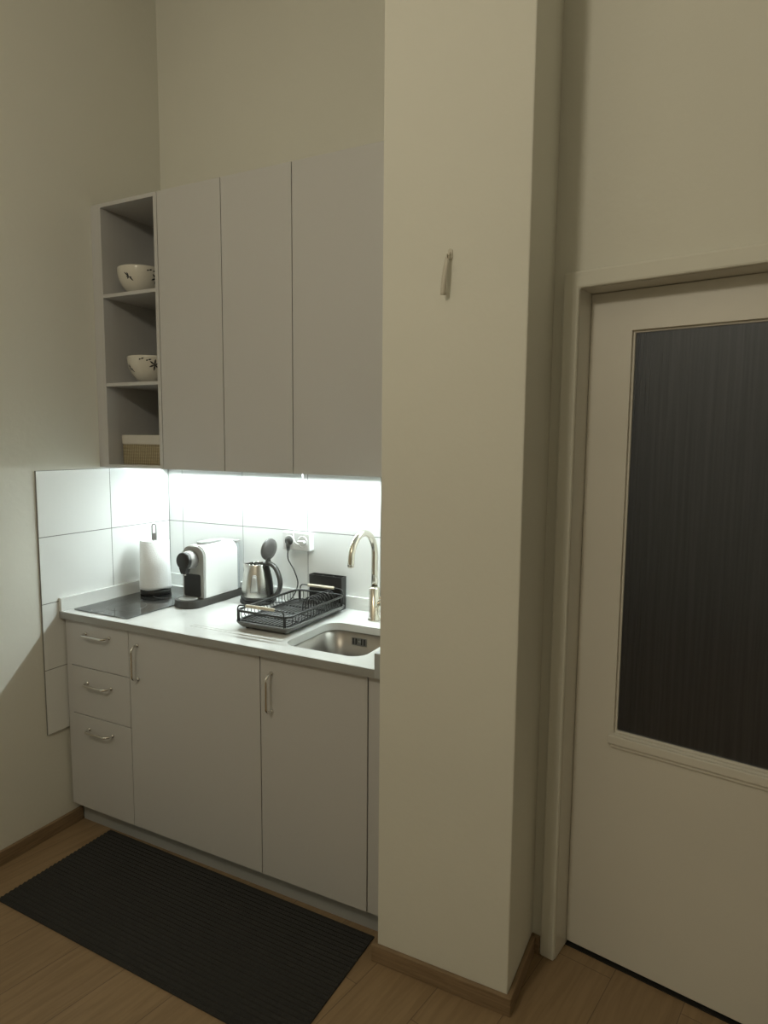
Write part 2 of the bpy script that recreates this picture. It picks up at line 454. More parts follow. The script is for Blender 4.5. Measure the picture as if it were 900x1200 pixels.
bm = bmesh.new(); box(bm, .0085, XC-.002, -.0225, -.0085, ZW+.0002, ut); obj('upstand', bm, 'worktop', t, bevel=.0015)
bm = bmesh.new(); box(bm, 1.404, XC-.002, YW-.002, -.023, ZW-.027, ZW+.050); obj('upstand', bm, 'plinth', t, bevel=.0015)  # plinth grey instead of stone: shadow side painted into the colour

# hob
t = thing('induction_hob', 'small black glass two-zone hob set flush into the worktop', 'hob', (.185, -.31, ZW))
bm = bmesh.new(); prism(bm, rrect(.040, .338, -.560, -.062, .008, 4), ZW+.0006, ZW+.0045, 'XY'); obj('glass_plate', bm, 'hob', t, bevel=.001)
for yy in (-.19, -.43):
    bm = bmesh.new(); tube(bm, [(.19+.075*math.cos(k*PI/24), yy+.075*math.sin(k*PI/24), ZW+.0046) for k in range(48)], .0006, 6, True)
    obj('zone_ring', bm, 'silvergrey', t)
for k in range(5): obj('touch_key', B(.12+.03*k, .13+.03*k, -.548, -.540, ZW+.0045, ZW+.0049), 'silvergrey', t)

# sink
t = thing('kitchen_sink', 'rectangular steel sink basin sunk into the worktop', 'sink', ((sx0+sx1)/2, (sy0+sy1)/2, ZW-.21))
bm = bmesh.new()
def loop_at(d, z, r): return [bm.verts.new((x, y, z)) for x, y in rrect(sx0-.004+d, sx1+.004-d, sy0-.004+d, sy1+.004-d, r, 8)]
zt = ZW-.0275
rings = [loop_at(-.012, zt, .07), loop_at(0, zt, .06), loop_at(.002, zt-.11, .058), loop_at(.008, zt-.14, .052), loop_at(.022, zt-.155, .04), loop_at(.06, zt-.160, .03), loop_at(.12, zt-.162, .02)]
for A, Q in zip(rings, rings[1:]):
    for i in range(len(A)):
        bm.faces.new((A[i], A[(i+1) % len(A)], Q[(i+1) % len(A)], Q[i])).smooth = True
bm.faces.new(rings[-1])
o = obj('basin', bm, 'sinksteel', t)
sd = o.modifiers.new('s', 'SOLIDIFY'); sd.thickness = .0012; sd.offset = 1
bm = bmesh.new(); lathe(bm, [(0, .001), (.02, .001), (.022, .004), (.042, .003), (.043, 0)], ((sx0+sx1)/2, (sy0+sy1)/2, zt-.161), 32); obj('drain', bm, 'steel', t)
bm = bmesh.new(); box(bm, 1.105, 1.165, sy1-.0030, sy1+.0005, zt-.048, zt-.018)
o = obj('overflow_plate', bm, 'sinksteel', t, bevel=.001)
for k in (0, 1, 3, 4):
    obj('overflow_slot', B(1.110+.0115*k, 1.1145+.0115*k, sy1-.0042, sy1-.0025, zt-.044, zt-.022), 'dark', o)
obj('overflow_screw', (lambda b: (lathe(b, [(0, .001), (.003, .001), (.003, -.001)], (1.1355, sy1-.0036, zt-.033), 12, 'Y'), b)[1])(bmesh.new()), 'steel', o)

# tap
tx, ty = 1.147, -.118
t = thing('kitchen_tap', 'brushed nickel swan-neck kitchen tap at the rear edge of the sink', 'tap', (tx, ty, ZW))
bm = bmesh.new(); lathe(bm, [(0, 0), (.024, 0), (.024, .004), (.0205, .005), (.0205, .122), (.0185, .125), (.0125, .125), (.0125, .13)], (tx, ty, ZW), 32); obj('tap_body', bm, 'nickel', t)
bm = bmesh.new(); R_ = .088; zc = ZW+.252
pts = [(tx, ty, ZW+.124), (tx, ty, ZW+.18)] + [(tx, ty-R_+R_*math.cos(a), zc+R_*math.sin(a)) for a in [k*PI/18 for k in range(0, 18)]]
pts += [(tx, ty-2*R_-.001, zc-.005), (tx, ty-2*R_-.003, zc-.018)]
tube(bm, pts, .0118, 18); tube(bm, [pts[-1], (pts[-1][0], pts[-1][1]-.0004, pts[-1][2]-.004)], .0105, 18)
obj('spout', bm, 'nickel', t)
bm = bmesh.new(); tube(bm, [(tx+.019, ty, ZW+.068), (tx+.052, ty, ZW+.068)], .012, 20); obj('lever_hub', bm, 'nickel', t)
bm = bmesh.new(); tube(bm, [(tx+.046, ty, ZW+.068), (tx+.052, ty-.03, ZW+.088), (tx+.056, ty-.062, ZW+.104)], .0042, 10); obj('lever', bm, 'nickel', t)
# ------------------------------------------------------------------ wall units
def wallcab(x0, x1, label):
    t = thing('wall_cabinet', label, 'cabinet', ((x0+x1)/2, -.19, ZUB))
    bm = bmesh.new(); carcass(bm, x0+.0005, x1-.0005, YU+T_+.001, -.0015 if False else -.0105, ZUB+.003, ZUT-.001); obj('body', bm, 'carcass', t)
    obj('cabinet_door', B(x0+g, x1-g, YU, YU+T_, ZUB, ZUT), 'front', t, bevel=.0012)
wallcab(.3575, .662, 'narrow handleless grey wall cabinet right beside the open shelves')
wallcab(.662, .9645, 'narrow handleless grey wall cabinet in the middle of the row')
wallcab(.9645, XC-.003, 'widest handleless grey wall cabinet, against the pillar')
t = thing('open_shelf_unit', 'tall narrow open grey shelf unit holding two bowls and a basket', 'shelf unit', (.198, -.19, ZUB))
bm = bmesh.new(); ux0, ux1, tt = .041, .3565, .0165
box(bm, ux0, ux0+tt, YU, -.0105, ZUB, ZUT); box(bm, ux1-tt, ux1, YU, -.0105, ZUB, ZUT)
box(bm, ux0+tt, ux1-tt, YU, -.0105, ZUB, ZUB+.012); box(bm, ux0+tt, ux1-tt, YU, -.0105, ZUT-.015, ZUT)
box(bm, ux0+tt, ux1-tt, -.0185, -.0105, ZUB+.012, ZUT-.015)
obj('body', bm, 'carcass', t, bevel=.0006)
for z in (2.1165, 1.7705): obj('shelf', B(ux0+tt+.0003, ux1-tt-.0003, YU+.001, -.019, z, z+.0135), 'carcass', t, bevel=.0006)
obj('filler_strip', B(.0005, ux0-.0008, YU+.003, YU+.02, ZUB, ZUT), 'front', t)

# led strip under the wall units
t = thing('led_light_bar', 'glowing white light bar under the wall cabinets along the tiles', 'light', (.72, -.05, ZUB-.011))
ly = -.070
TL = Matrix.Translation((0, ly, ZUB-.0085)) @ Matrix.Rotation(math.radians(-22), 4, 'X')
bm = bmesh.new(); box(bm, .03, 1.40, -.011, .011, .0, .004, T=TL); box(bm, .03, 1.40, .009, .011, -.0022, 0, T=TL); box(bm, .03, 1.40, -.011, -.009, -.004, 0, T=TL)
for x in (.2, .7, 1.2): box(bm, x, x+.02, ly-.004, ly+.004, ZUB-.008, ZUB+.0028)
obj('housing', bm, 'white', t)
bm = bmesh.new(); box(bm, .032, 1.398, -.0088, .0088, -.0020, -.0004, T=TL); obj('diffuser', bm, 'led', t)

# ------------------------------------------------------------------ bowls and basket
def bowl(cx, cy, z, label, rot, R=.090, Hh=.104):
    cur = [None]
    t = thing('bowl', label, 'bowl', (cx, cy, z), 0, 'leaf patterned bowls on the open shelves')
    prof = []
    fr = .034
    def rad(h):   # outer radius at relative height
        u = max(0, min(1, (h-.006)/(Hh-.006)))
        return fr + (R-fr)*(1-(1-u)**2.15)**(1/1.55) if u > 0 else fr
    outer = [(fr-.004, .0), (fr, .0), (fr, .006)] + [(rad(.006+(Hh-.006)*(k/22)**1.25), .006+(Hh-.006)*(k/22)**1.25) for k in range(1, 23)]
    inner = [(max(.004, r-.0035), h) for r, h in outer[:2:-1] if h > .016]
    bm = bmesh.new(); lathe(bm, [(0, .002)]+outer+[(R-.0017, Hh+.001)]+inner+[(0, .012)], (cx, cy, z), 48)
    obj('bowl_body', bm, 'ceramic', t)
    bm = None
    def S_(th, h):
        r = rad(h)+.0004; return Vector((cx+r*math.cos(th), cy+r*math.sin(th), z+h))
    def leaf(th, h, ang, L, W):
        bm = cur[0]
        ring = []
        for side in (1, -1):
            row = []
            for k in range(7):
                s = k/6; w = W*math.sin(PI*s)**.8*side if 0 < s < 1 else 0
                du = math.cos(ang)*L*s - math.sin(ang)*w; dv = math.sin(ang)*L*s + math.cos(ang)*w
                row.append((du, dv))
            ring.append(row)
        r0 = rad(h)
        a = [bm.verts.new(S_(th+u/r0, min(Hh-.002, h+v))) for u, v in ring[0]]
        b = [bm.verts.new(S_(th+u/r0, min(Hh-.002, h+v))) for u, v in ring[1]]
        for k in range(6): 
            try: bm.faces.new((a[k], a[k+1], b[k+1], b[k]))
            except ValueError: pass
    for th, h, kind in rot:
        th = math.radians(th); cur[0] = bmesh.new()
        if kind == 'sprig':
            for a_, L in ((PI*.75, .026), (PI*.62, .018), (-.3, .012), (PI*.95, .012), (-.75, .022), (PI*1.2, .012)): leaf(th, h, a_, L, .0026)
        elif kind == 'star':
            for q in range(6): leaf(th, h, q*PI/3+.4, .023, .0032)
        else:
            leaf(th, h, .25, .013, .0028); leaf(th, h, PI+.3, .009, .0028)
        obj('leaf_print', cur[0], 'leaf', t)
bowl(.166, -.282, 2.130, 'white leaf-patterned bowl on the upper shelf', [(-76, .060, 'sprig'), (-24, .088, 'bit'), (-2, .062, 'star'), (-8, .088, 'bit'), (170, .06, 'star'), (60, .07, 'sprig')])
bowl(.203, -.280, 1.784, 'white leaf-patterned bowl on the middle shelf', [(-34, .068, 'star'), (-68, .090, 'bit'), (-50, .086, 'bit'), (-108, .055, 'sprig'), (10, .05, 'star'), (120, .07, 'sprig')])

t = thing('storage_basket', 'small woven seagrass basket with folded fabric rim on the bottom shelf', 'basket', (.185, -.22, ZUB+.012))
bx0, bx1, by0, by1, bz = .067, .305, -.325, -.115, ZUB+.0125
def openbox(bm, x0, x1, y0, y1, z0, z1, r, flare, th, bottom=True):
    rows = []
    for (z, f, d) in ((z0, 0, 0), (z1, flare, 0), (z1, flare, th), (z0+(th if bottom else 0), 0, th)):
        rows.append([bm.verts.new((x, y, z)) for x, y in rrect(x0-f+d, x1+f-d, y0-f+d, y1+f-d, max(.002, r-d), 4)])
    n = len(rows[0]); seq = list(zip(rows, rows[1:])) + ([] if bottom else [(rows[-1], rows[0])])
    for A, Q in seq:
        for i in range(n): bm.faces.new((A[i], A[(i+1) % n], Q[(i+1) % n], Q[i]))
    if bottom: bm.faces.new(rows[0][::-1]); bm.faces.new(rows[-1])
bm = bmesh.new(); openbox(bm, bx0, bx1, by0, by1, bz, bz+.112, .022, .001, .005); obj('basket_body', bm, 'wicker', t)
bm = bmesh.new(); openbox(bm, bx0-.003, bx1+.003, by0-.003, by1+.003, bz+.082, bz+.119, .024, .001, .0118, False); obj('fabric_rim', bm, 'canvas', t, bevel=.001)

# ------------------------------------------------------------------ paper roll
px, py = .110, -.200
t = thing('paper_towel_holder', 'upright black and steel holder for the kitchen roll, on the hob', 'paper towel holder', (px, py, ZW+.005))
zb = ZW+.0052
bm = bmesh.new(); lathe(bm, [(0, 0), (.061, 0), (.064, .003), (.064, .017), (.061, .020), (0, .020)], (px, py, zb), 40); obj('base', bm, 'black', t)
bm = bmesh.new(); tube(bm, [(px, py, zb+.019), (px, py, zb+.235)], .007, 14)
obj('pole', bm, 'silvergrey', t)
bm = bmesh.new()
cu, su = .86, .5
w = .0085
loop = [(-w, .232), (-w, .292)] + [(w*math.cos(a), .292+w*math.sin(a)) for a in [PI-k*PI/8 for k in range(1, 8)]] + [(w, .292), (w, .232)]
tube(bm, [(px+u*cu, py+u*su, zb+v) for u, v in loop], .0028, 8)
for u in (-.0045, 0, .0045): tube(bm, [(px+u*cu, py+u*su, zb+.228), (px+u*cu, py+u*su, zb+.262)], .0032, 8)
obj('grip_loop', bm, 'silvergrey', t)
bm = bmesh.new(); n = 56
prof = [(.020, .0), (.066, .0), (.0662, .01), (.063, .11), (.0602, .206), (.059, .209), (.020, .209), (.020, .0)]
lathe(bm, prof, (px, py, zb+.022), n)
for v in bm.verts:   # lower hem waves where the loose sheet lies
    dx, dy = v.co.x-px, v.co.y-py; r = math.hypot(dx, dy); a = math.atan2(dy, dx)
    if r > .055 and v.co.z < zb+.05: 
        k = 1+.045*math.exp(-((a+.35)/.5)**2); v.co.x = px+dx*k; v.co.y = py+dy*k; v.co.z += .006*max(0, math.exp(-((a+.35)/.45)**2))
roll = obj('paper_towel_roll', bm, 'paper'); tag(rebase(roll, (px, py, zb+.022)), 'white roll of kitchen paper standing on its black holder', 'kitchen roll')
# loose outer sheet is a part of the roll
bm = bmesh.new(); A = []
for k in range(25):
    a = math.radians(-118+k*5.2); q = k/24
    rr = .0672+.004*q
    A.append([bm.verts.new((px+(rr-.0055*(z/.2))*math.cos(a), py+(rr-.0055*(z/.2))*math.sin(a), zb+.023+z+.010*q*(1 if z < .01 else 0))) for z in (0, .012, .1, .205)])
for a_, b_ in zip(A, A[1:]):
    for j in range(3): bm.faces.new((a_[j], b_[j], b_[j+1], a_[j+1])).smooth = True
o = obj('loose_sheet', bm, 'paper', roll); s_ = o.modifiers.new('s', 'SOLIDIFY'); s_.thickness = .0006

# ------------------------------------------------------------------ coffee machine
t = thing('coffee_machine', 'white capsule coffee machine with black dial head and black base', 'coffee machine', (.387, -.2, ZW))
mx0, mx1 = .337, .453; mc = (mx0+mx1)/2; mw = (mx1-mx0)/2
zb = ZW
def dshape(x0, x1, yf, yb, yc, n=16):   # plan with a rounded front
    c = (x0+x1)/2; r = (x1-x0)/2
    return [(x1, yb), (x0, yb)] + [(c+r*math.cos(a), yc+(yc-yf)*math.sin(a)) for a in [PI+k*PI/n for k in range(n+1)]]
bm = bmesh.new(); prism(bm, dshape(mx0-.004, mx1+.003, -.346, -.030, -.300), zb, zb+.031, 'XY'); obj('base', bm, 'darkgrey', t, bevel=.003)
bm = bmesh.new(); lathe(bm, [(0, 0), (.038, 0), (.038, .003), (.034, .004), (0, .0035)], (mc, -.301, zb+.031), 32); obj('cup_grid', bm, 'lightgrey', t)
def arch(x0, x1, z0, z1, r, n=10):
    p = [(x0, z0), (x1, z0)]
    p += [(x1-r+r*math.cos(a), z1-r+r*math.sin(a)) for a in [k*PI/2/n for k in range(n+1)]]
    p += [(x0+r+r*math.cos(a), z1-r+r*math.sin(a)) for a in [PI/2+k*PI/2/n for k in range(n+1)]]
    return p
bm = bmesh.new(); prism(bm, arch(mx0, mx1, zb+.0315, zb+.244, .040), -.262, -.064, 'XZ'); obj('shell', bm, 'cream', t, bevel=.003)
bm = bmesh.new(); prism(bm, arch(mx0+.001, mx1-.002, zb+.0315, zb+.241, .040), -.272, -.2625, 'XZ'); obj('front_panel', bm, 'lightgrey', t, bevel=.002)
bm = bmesh.new(); prism(bm, rrect(mx0+.012, mx1-.018, zb+.036, zb+.128, .008, 4), -.2745, -.2722, 'XZ'); obj('cup_recess', bm, 'black', t)
hc = Vector((mc-.004, -.272, zb+.188))
bm = bmesh.new(); lathe(bm, [(0, 0), (.036, 0), (.037, .003), (.037, .038), (.035, .041), (0, .041)], hc, 36, 'Y'); obj('brew_head', bm, 'silvergrey', t)
bm = bmesh.new(); lathe(bm, [(.0355, .0412), (.0355, .050), (.032, .055), (0, .056)], hc, 36, 'Y')
prism(bm, [(hc.x-.020, hc.z-.028), (hc.x+.020, hc.z-.028), (hc.x+.010, hc.z-.052), (hc.x-.010, hc.z-.052)], -.327, -.300, 'XZ')
obj('brew_dial', bm, 'black', t, bevel=.002)
bm = bmesh.new(); tube(bm, [(hc.x, -.312, hc.z-.051), (hc.x, -.312, hc.z-.060)], .0055, 14); obj('nozzle', bm, 'steel', t)
bm = bmesh.new(); prism(bm, rrect(mc-.024, mc+.024, -.235, -.110, .022, 6), zb+.2442, zb+.254, 'XY'); obj('lever_flap', bm, 'lightgrey', t, bevel=.003)
bm = bmesh.new(); prism(bm, rrect(mx0+.006, mx1-.006, -.0635, -.036, .012, 5), zb+.0315, zb+.232, 'XY')
obj('water_tank', bm, 'tank', t, bevel=.003)
bm = bmesh.new(); prism(bm, rrect(mx0+.004, mx1-.004, -.0630, -.034, .012, 5), zb+.2325, zb+.243, 'XY'); obj('tank_lid', bm, 'lightgrey', t, bevel=.003)

# ------------------------------------------------------------------ kettle
kx, ky = .592, -.106
t = thing('kettle_base', 'round black power base under the steel kettle', 'kettle base', (kx, ky, ZW))
bm = bmesh.new(); lathe(bm, [(0, 0), (.070, 0), (.074, .004), (.074, .012), (.068, .016), (0, .016)], (kx, ky, ZW), 40); obj('base_disc', bm, 'black', t)
kz = ZW+.0165
t = thing('electric_kettle', 'small brushed steel electric kettle with its round black lid flipped open', 'kettle', (kx, ky, kz))
bm = bmesh.new()
lathe(bm, [(0, 0), (.068, 0), (.070, .004), (.070, .014), (.0663, .015)], (kx, ky, kz), 40); obj('bottom_ring', bm, 'black', t)
outer = [(.0660, .0152), (.0660, .03), (.0640, .06), (.0595, .09), (.0520, .118), (.0445, .140), (.0430, .146)]
inn = [(r-.0012, h) for r, h in outer[::-1]]
bm = bmesh.new(); lathe(bm, outer+[(.0423, .1468)]+inn+[(0, .017)], (kx, ky, kz), 48)
sa = math.radians(222)   # pouring lip
for v in bm.verts:
    dx, dy = v.co.x-kx, v.co.y-ky; a = math.atan2(dy, dx); h = v.co.z-kz
    d = (a-sa+PI) % (2*PI)-PI
    if h > .11:
        k = 1+.38*math.exp(-(d/.34)**2)*((h-.11)/.036); v.co.x = kx+dx*k; v.co.y = ky+dy*k; v.co.z += .004*math.exp(-(d/.3)**2)*((h-.11)/.036)
obj('kettle_body', bm, 'steel', t)
# water gauge on the side towards the room
def on_body(a, h, off):
    for (r0, h0), (r1, h1) in zip(outer, outer[1:]):
        if h0 <= h <= h1: r = r0+(r1-r0)*(h-h0)/(h1-h0); break
    return Vector((kx+(r+off)*math.cos(a), ky+(r+off)*math.sin(a), kz+h))
def gauge(bm, wid0, wid1, h0, h1, off, ac):
    rows = []
    for k in range(9):
        h = h0+(h1-h0)*k/8; w_ = (wid0+(wid1-wid0)*k/8)
        if k == 8: w_ *= .6
        rows.append([bm.verts.new(on_body(ac+w_*(j/4-1), h, off)) for j in range(9)])
    for A, Q in zip(rows, rows[1:]):
        for j in range(8): bm.faces.new((A[j], A[j+1], Q[j+1], Q[j])).smooth = True
ga = math.radians(-66)
bm = bmesh.new(); gauge(bm, .27, .18, .036, .108, .0010, ga); fr_ = obj('water_gauge', bm, 'silvergrey', t); s_ = fr_.modifiers.new('s', 'SOLIDIFY'); s_.thickness = .0012
bm = bmesh.new(); gauge(bm, .21, .13, .041, .102, .0019, ga); o = obj('gauge_window', bm, 'window', fr_)
s_ = o.modifiers.new('s', 'SOLIDIFY'); s_.thickness = .0008
# handle: a D standing off the +x side
ha = math.radians(-4); hd = Vector((math.cos(ha), math.sin(ha), 0))
K = Vector((kx, ky, kz))
def HP(r, h): return K+hd*r+Vector((0, 0, h))
bm = bmesh.new()
path = spline([HP(.040, .150), HP(.064, .153), HP(.096, .137), HP(.117, .098), (HP(.119, .062)), HP(.100, .028), HP(.066, .014)], 6)
side = Vector((-hd.y, hd.x, 0)); rows = []
for i, p in enumerate(path):
    a = path[max(0, i-1)]; b = path[min(len(path)-1, i+1)]; tn = (b-a).normalized(); nr = tn.cross(side).normalized()
    rows.append([bm.verts.new(p + side*(.0125*math.cos(q)) + nr*(.009*math.sin(q))) for q in [j*2*PI/12 for j in range(12)]])
for A, Q in zip(rows, rows[1:]):
    for j in range(12): bm.faces.new((A[j], A[(j+1) % 12], Q[(j+1) % 12], Q[j])).smooth = True
bm.faces.new(rows[0][::-1]); bm.faces.new(rows[-1])
obj('handle', bm, 'darkgrey', t)
bm = bmesh.new()
rows = []
for k in range(12):
    h = .016+(.143-.016)*k/11
    for (r0, h0), (r1, h1) in zip(outer, outer[1:]):
        if h0 <= h <= h1: r = r0+(r1-r0)*(h-h0)/(h1-h0); break
    w_ = .014
    rows.append([bm.verts.new(K+hd*(r+o_)+side*s+Vector((0, 0, h))) for o_, s in ((-.003, -w_), (.009, -w_*.8), (.011, 0), (.009, w_*.8), (-.003, w_))])
for A, Q in zip(rows, rows[1:]):
    for j in range(5): bm.faces.new((A[j], A[(j+1) % 5], Q[(j+1) % 5], Q[j])).smooth = True
bm.faces.new(rows[0][::-1]); bm.faces.new(rows[-1])
obj('handle_spine', bm, 'black', t)
# open lid: disc standing up on the hinge, turned to the spout
Lc = K+hd*.060+Vector((0, 0, .212))
Tl = Matrix.Translation(Lc) @ Matrix.Rotation(ha, 4, 'Z') @ Matrix.Rotation(math.radians(-82), 4, 'Y')
bm = bmesh.new(); lathe(bm, [(0, .006), (.032, .006), (.035, .004), (.045, .002), (.046, -.002), (.044, -.007), (.02, -.011), (0, -.012)], (0, 0, 0), 40, T=Tl)
lid = obj('lid', bm, 'lid', t)
bm = bmesh.new(); lathe(bm, [(.006, .0062), (.009, .0075), (.012, .0062)], (0, 0, 0), 24, T=Tl @ Matrix.Translation((.012, -.006, 0))); obj('lid_button', bm, 'darkgrey', lid)
bm = bmesh.new(); prism(bm, [(-.012, 0), (.012, 0), (.009, .032), (-.009, .032)], -.006, .006, 'XZ')
bm.transform(Matrix.Translation(K+hd*.058+Vector((0, 0, .147))) @ Matrix.Rotation(ha+PI/2, 4, 'Z')); obj('lid_hinge', bm, 'darkgrey', t, bevel=.002)

# ------------------------------------------------------------------ socket, plugs and cables
sxa, sxb, sza, szb = .672, .808, 1.112, 1.186
t = thing('double_wall_socket', 'white surface-mounted double wall socket on the tiles behind the dish rack', 'socket', ((sxa+sxb)/2, -.008, (sza+szb)/2))
bm = bmesh.new(); box(bm, sxa, sxb, -.044, -.0085, sza, szb); obj('housing', bm, 'white', t, bevel=.004)
sc = (sxa+.036, sxb-.034); szc = (sza+szb)/2
for c in sc:
    bm = bmesh.new(); lathe(bm, [(0, -.010), (.0185, -.010), (.0195, .002), (.024, .003), (.024, 0)], (c, -.0442, szc), 32, 'Y'); f = obj('socket_face', bm, 'white', t)
    bm = bmesh.new()
    for dx in (-.0095, .0095): tube(bm, [(c+dx, -.0345, szc), (c+dx, -.0352, szc)], .0026, 10)
    obj('pin_hole', bm, 'dark', f)
def plug(mname, c, parent, face):
    bm = bmesh.new()
    lathe(bm, [(0, .0), (.0175, .0), (.0185, .004), (.017, .014), (.012, .020), (0, .021)], (c, -.037, szc), 24, 'Y')
    tube(bm, [(c, -.046, szc), (c-.001, -.050, szc-.018), (c-.002, -.050, szc-.040)], [.012, .0095, .0055], 12)
    return obj('plug', bm, mname, parent)
t = thing('power_cord', 'black kettle power cord plugged into the left outlet', 'cable', (sc[0], -.05, ZW))
bm = bmesh.new()
c0 = sc[0]
tube(bm, spline([(c0-.002, -.050, szc-.036), (c0-.001, -.051, szc-.075), (c0+.026, -.048, szc-.12), (c0+.042, -.045, szc-.170), (c0+.030, -.048, szc-.215), (c0-.002, -.050, ZW+.006), (kx+.079, ky+.010, ZW+.0045)], 8), .0026, 8)
obj('cord', bm, 'black', t); plug('darkgrey', c0, t, 0)
t = thing('light_cable', 'thin white cable hanging from the wall cabinet to the right outlet', 'cable', (sc[1], -.05, szc))
bm = bmesh.new(); c1 = sc[1]
tube(bm, spline([(c1+.008, -.060, ZUB-.001), (c1+.012, -.055, 1.40), (c1+.002, -.050, 1.33), (c1-.024, -.052, 1.24), (c1-.036, -.056, 1.185), (c1-.030, -.060, 1.155), (c1-.012, -.062, 1.142), (c1, -.058, 1.147)], 8), .0019, 8)
obj('cord', bm, 'cordw', t)
bm = bmesh.new(); prism(bm, rrect(c1-.017, c1+.017, szc-.006, szc+.006, .0055, 5), -.062, -.037, 'XZ'); obj('plug', bm, 'white', t, bevel=.002)

# ------------------------------------------------------------------ dish rack
rx0, rx1, ry0, ry1 = .766, .990, -.456, -.072
t = thing('dish_rack', 'black wire dish rack with wooden grips on its drip tray beside the sink', 'dish rack', ((rx0+rx1)/2, (ry0+ry1)/2, ZW))
def tray(bm, x0, x1, y0, y1, z, r=.03):
    rings = []
    for d, h in ((.020, 0), (.012, .004), (.002, .014), (-.002, .020), (-.002, .0235), (.002, .0235), (.006, .017), (.016, .009), (.026, .0055)):
        rings.append([bm.verts.new((x, y, z+h)) for x, y in rrect(x0+d, x1-d, y0+d, y1-d, max(.006, r-d), 6)])
    for A, Q in zip(rings, rings[1:]):
        n = len(A)
        for i in range(n): bm.faces.new((A[i], A[(i+1) % n], Q[(i+1) % n], Q[i])).smooth = True
    bm.faces.new(rings[0][::-1]); bm.faces.new(rings[-1])
zr = ZW
bm = bmesh.new(); tray(bm, rx0-.006, rx1+.006, ry0-.006, ry1+.006, zr+.006); obj('drip_tray', bm, 'traygrey', t)
for x in (rx0+.03, rx1-.03):
    for y in (ry0+.03, ry1-.03):
        bm = bmesh.new(); lathe(bm, [(0, 0), (.008, 0), (.008, .007), (0, .007)], (x, y, zr), 14); obj('foot', bm, 'black', t)
def ringpts(d, z, r=.026): return [(x, y, z) for x, y in rrect(rx0+d, rx1-d, ry0+d, ry1-d, r, 5)]
zlo, zhi = zr+.031, zr+.066
bm = bmesh.new(); tube(bm, ringpts(0, zhi), .0044, 8, True); obj('upper_rim', bm, 'wire', t)
bm = bmesh.new(); tube(bm, ringpts(.006, zlo), .0026, 8, True)
n = 15
for k in range(1, n): 
    x = rx0+(rx1-rx0)*k/n; tube(bm, [(x, ry0+.008, zlo), (x, ry1-.008, zlo)], .0014, 6)
for y in (ry0+.09, ry0+.18, ry0+.27): tube(bm, [(rx0+.006, y, zlo-.002), (rx1-.006, y, zlo-.002)], .0026, 6)
obj('base_grid', bm, 'wire', t)
bm = bmesh.new()
for k in range(18):
    y = ry0+.03+(ry1-ry0-.06)*k/17
    for a, b in ((rx0, rx0+.006), (rx1, rx1-.006)): tube(bm, [(a, y, zhi), (a, y, zlo+.01), (b, y, zlo)], .0014, 6)
for k in range(9):
    x = rx0+.03+(rx1-rx0-.06)*k/8
    for a, b in ((ry1, ry1-.006),): tube(bm, [(x, a, zhi), (x, a, zlo+.01), (x, b, zlo)], .0014, 6)
for (x, y) in ((rx0+.012, ry0+.004), (rx1-.012, ry0+.004), (rx0+.012, ry1-.004), (rx1-.012, ry1-.004)):
    tube(bm, [(x, y, zhi), (x, y, zr+.020)], .0028, 8)
obj('side_wires', bm, 'wire', t)
# plate dividers
for k in range(8):
    y = ry1-.030-k*.0185
    bm = bmesh.new(); xa, xb, hh = rx0+.135, rx1-.020, .042
    tube(bm, [(xa, y, zlo)]+[((xa+xb)/2-(xb-xa)/2*math.cos(a), y, zlo+.014+hh*math.sin(a)) for a in [q*PI/12 for q in range(13)]]+[(xb, y, zlo)], .0019, 6)
    obj('plate_divider', bm, 'wire', t)
# raised grips at both ends
for y, s in ((ry0, -1), (ry1, 1)):
    bm = bmesh.new()
    yo = y+s*.004
    tube(bm, fillet([(rx0+.012, yo, zr+.030), (rx0+.012, yo, zr+.089), (rx1-.012, yo, zr+.089), (rx1-.012, yo, zr+.030)], .018, 5), .0026, 8)
    hb = obj('grip_wire', bm, 'wire', t)
    bm = bmesh.new(); tube(bm, [(rx0+.050, yo, zr+.089), (rx0+.054, yo, zr+.089), (rx1-.054, yo, zr+.089), (rx1-.050, yo, zr+.089)], [.005, .0062, .0062, .005], 14)
    obj('grip', bm, 'wood', hb)
# cutlery box
t = thing('cutlery_holder', 'black open cutlery box standing at the far end of the dish rack', 'cutlery holder', (.89, -.045, ZW))
bm = bmesh.new(); openbox(bm, .818, .970, -.0640, -.0250, ZW+.0004, ZW+.133, .004, .001, .003)
obj('box', bm, 'black', t)
bm = bmesh.new()
for x in (.864, .914): box(bm, x, x+.002, -.0605, -.0285, ZW+.01, ZW+.128)
obj('divider', bm, 'black', t)

# ------------------------------------------------------------------ hook on the pillar
hx, hz = 1.634, 2.040
t = thing('wall_hook', 'tiny metal hook fixed high on the front of the pillar', 'hook', (hx, YC, hz))
bm = bmesh.new(); prism(bm, rrect(hx-.0065, hx+.0065, hz-.014, hz+.014, .006, 5), YC-.0025, YC-.0003, 'XZ'); obj('backplate', bm, 'strap', t)
bm = bmesh.new(); tube(bm, spline([(hx, YC-.002, hz+.004), (hx, YC-.010, hz-.004), (hx, YC-.013, hz-.012), (hx-.001, YC-.018, hz-.010), (hx-.001, YC-.021, hz-.003)], 5), .0018, 8); obj('prong', bm, 'nickel', t)
t = thing('hanging_strap', 'pale ribbon strap dangling from the pillar hook', 'strap', (hx, YC-.014, hz-.01))
bm = bmesh.new(); rows = []
for k in range(21):
    q = k/20; z = hz-.006-.098*q
    cx = hx-.004-.006*q; y = YC-.013-.010*math.sin(q*PI*.7); tw = .9*q-.3
    w_ = .0055+.002*q
    rows.append([bm.verts.new((cx-w_*math.cos(tw), y-w_*math.sin(tw), z)), bm.verts.new((cx+w_*math.cos(tw), y+w_*math.sin(tw), z))])
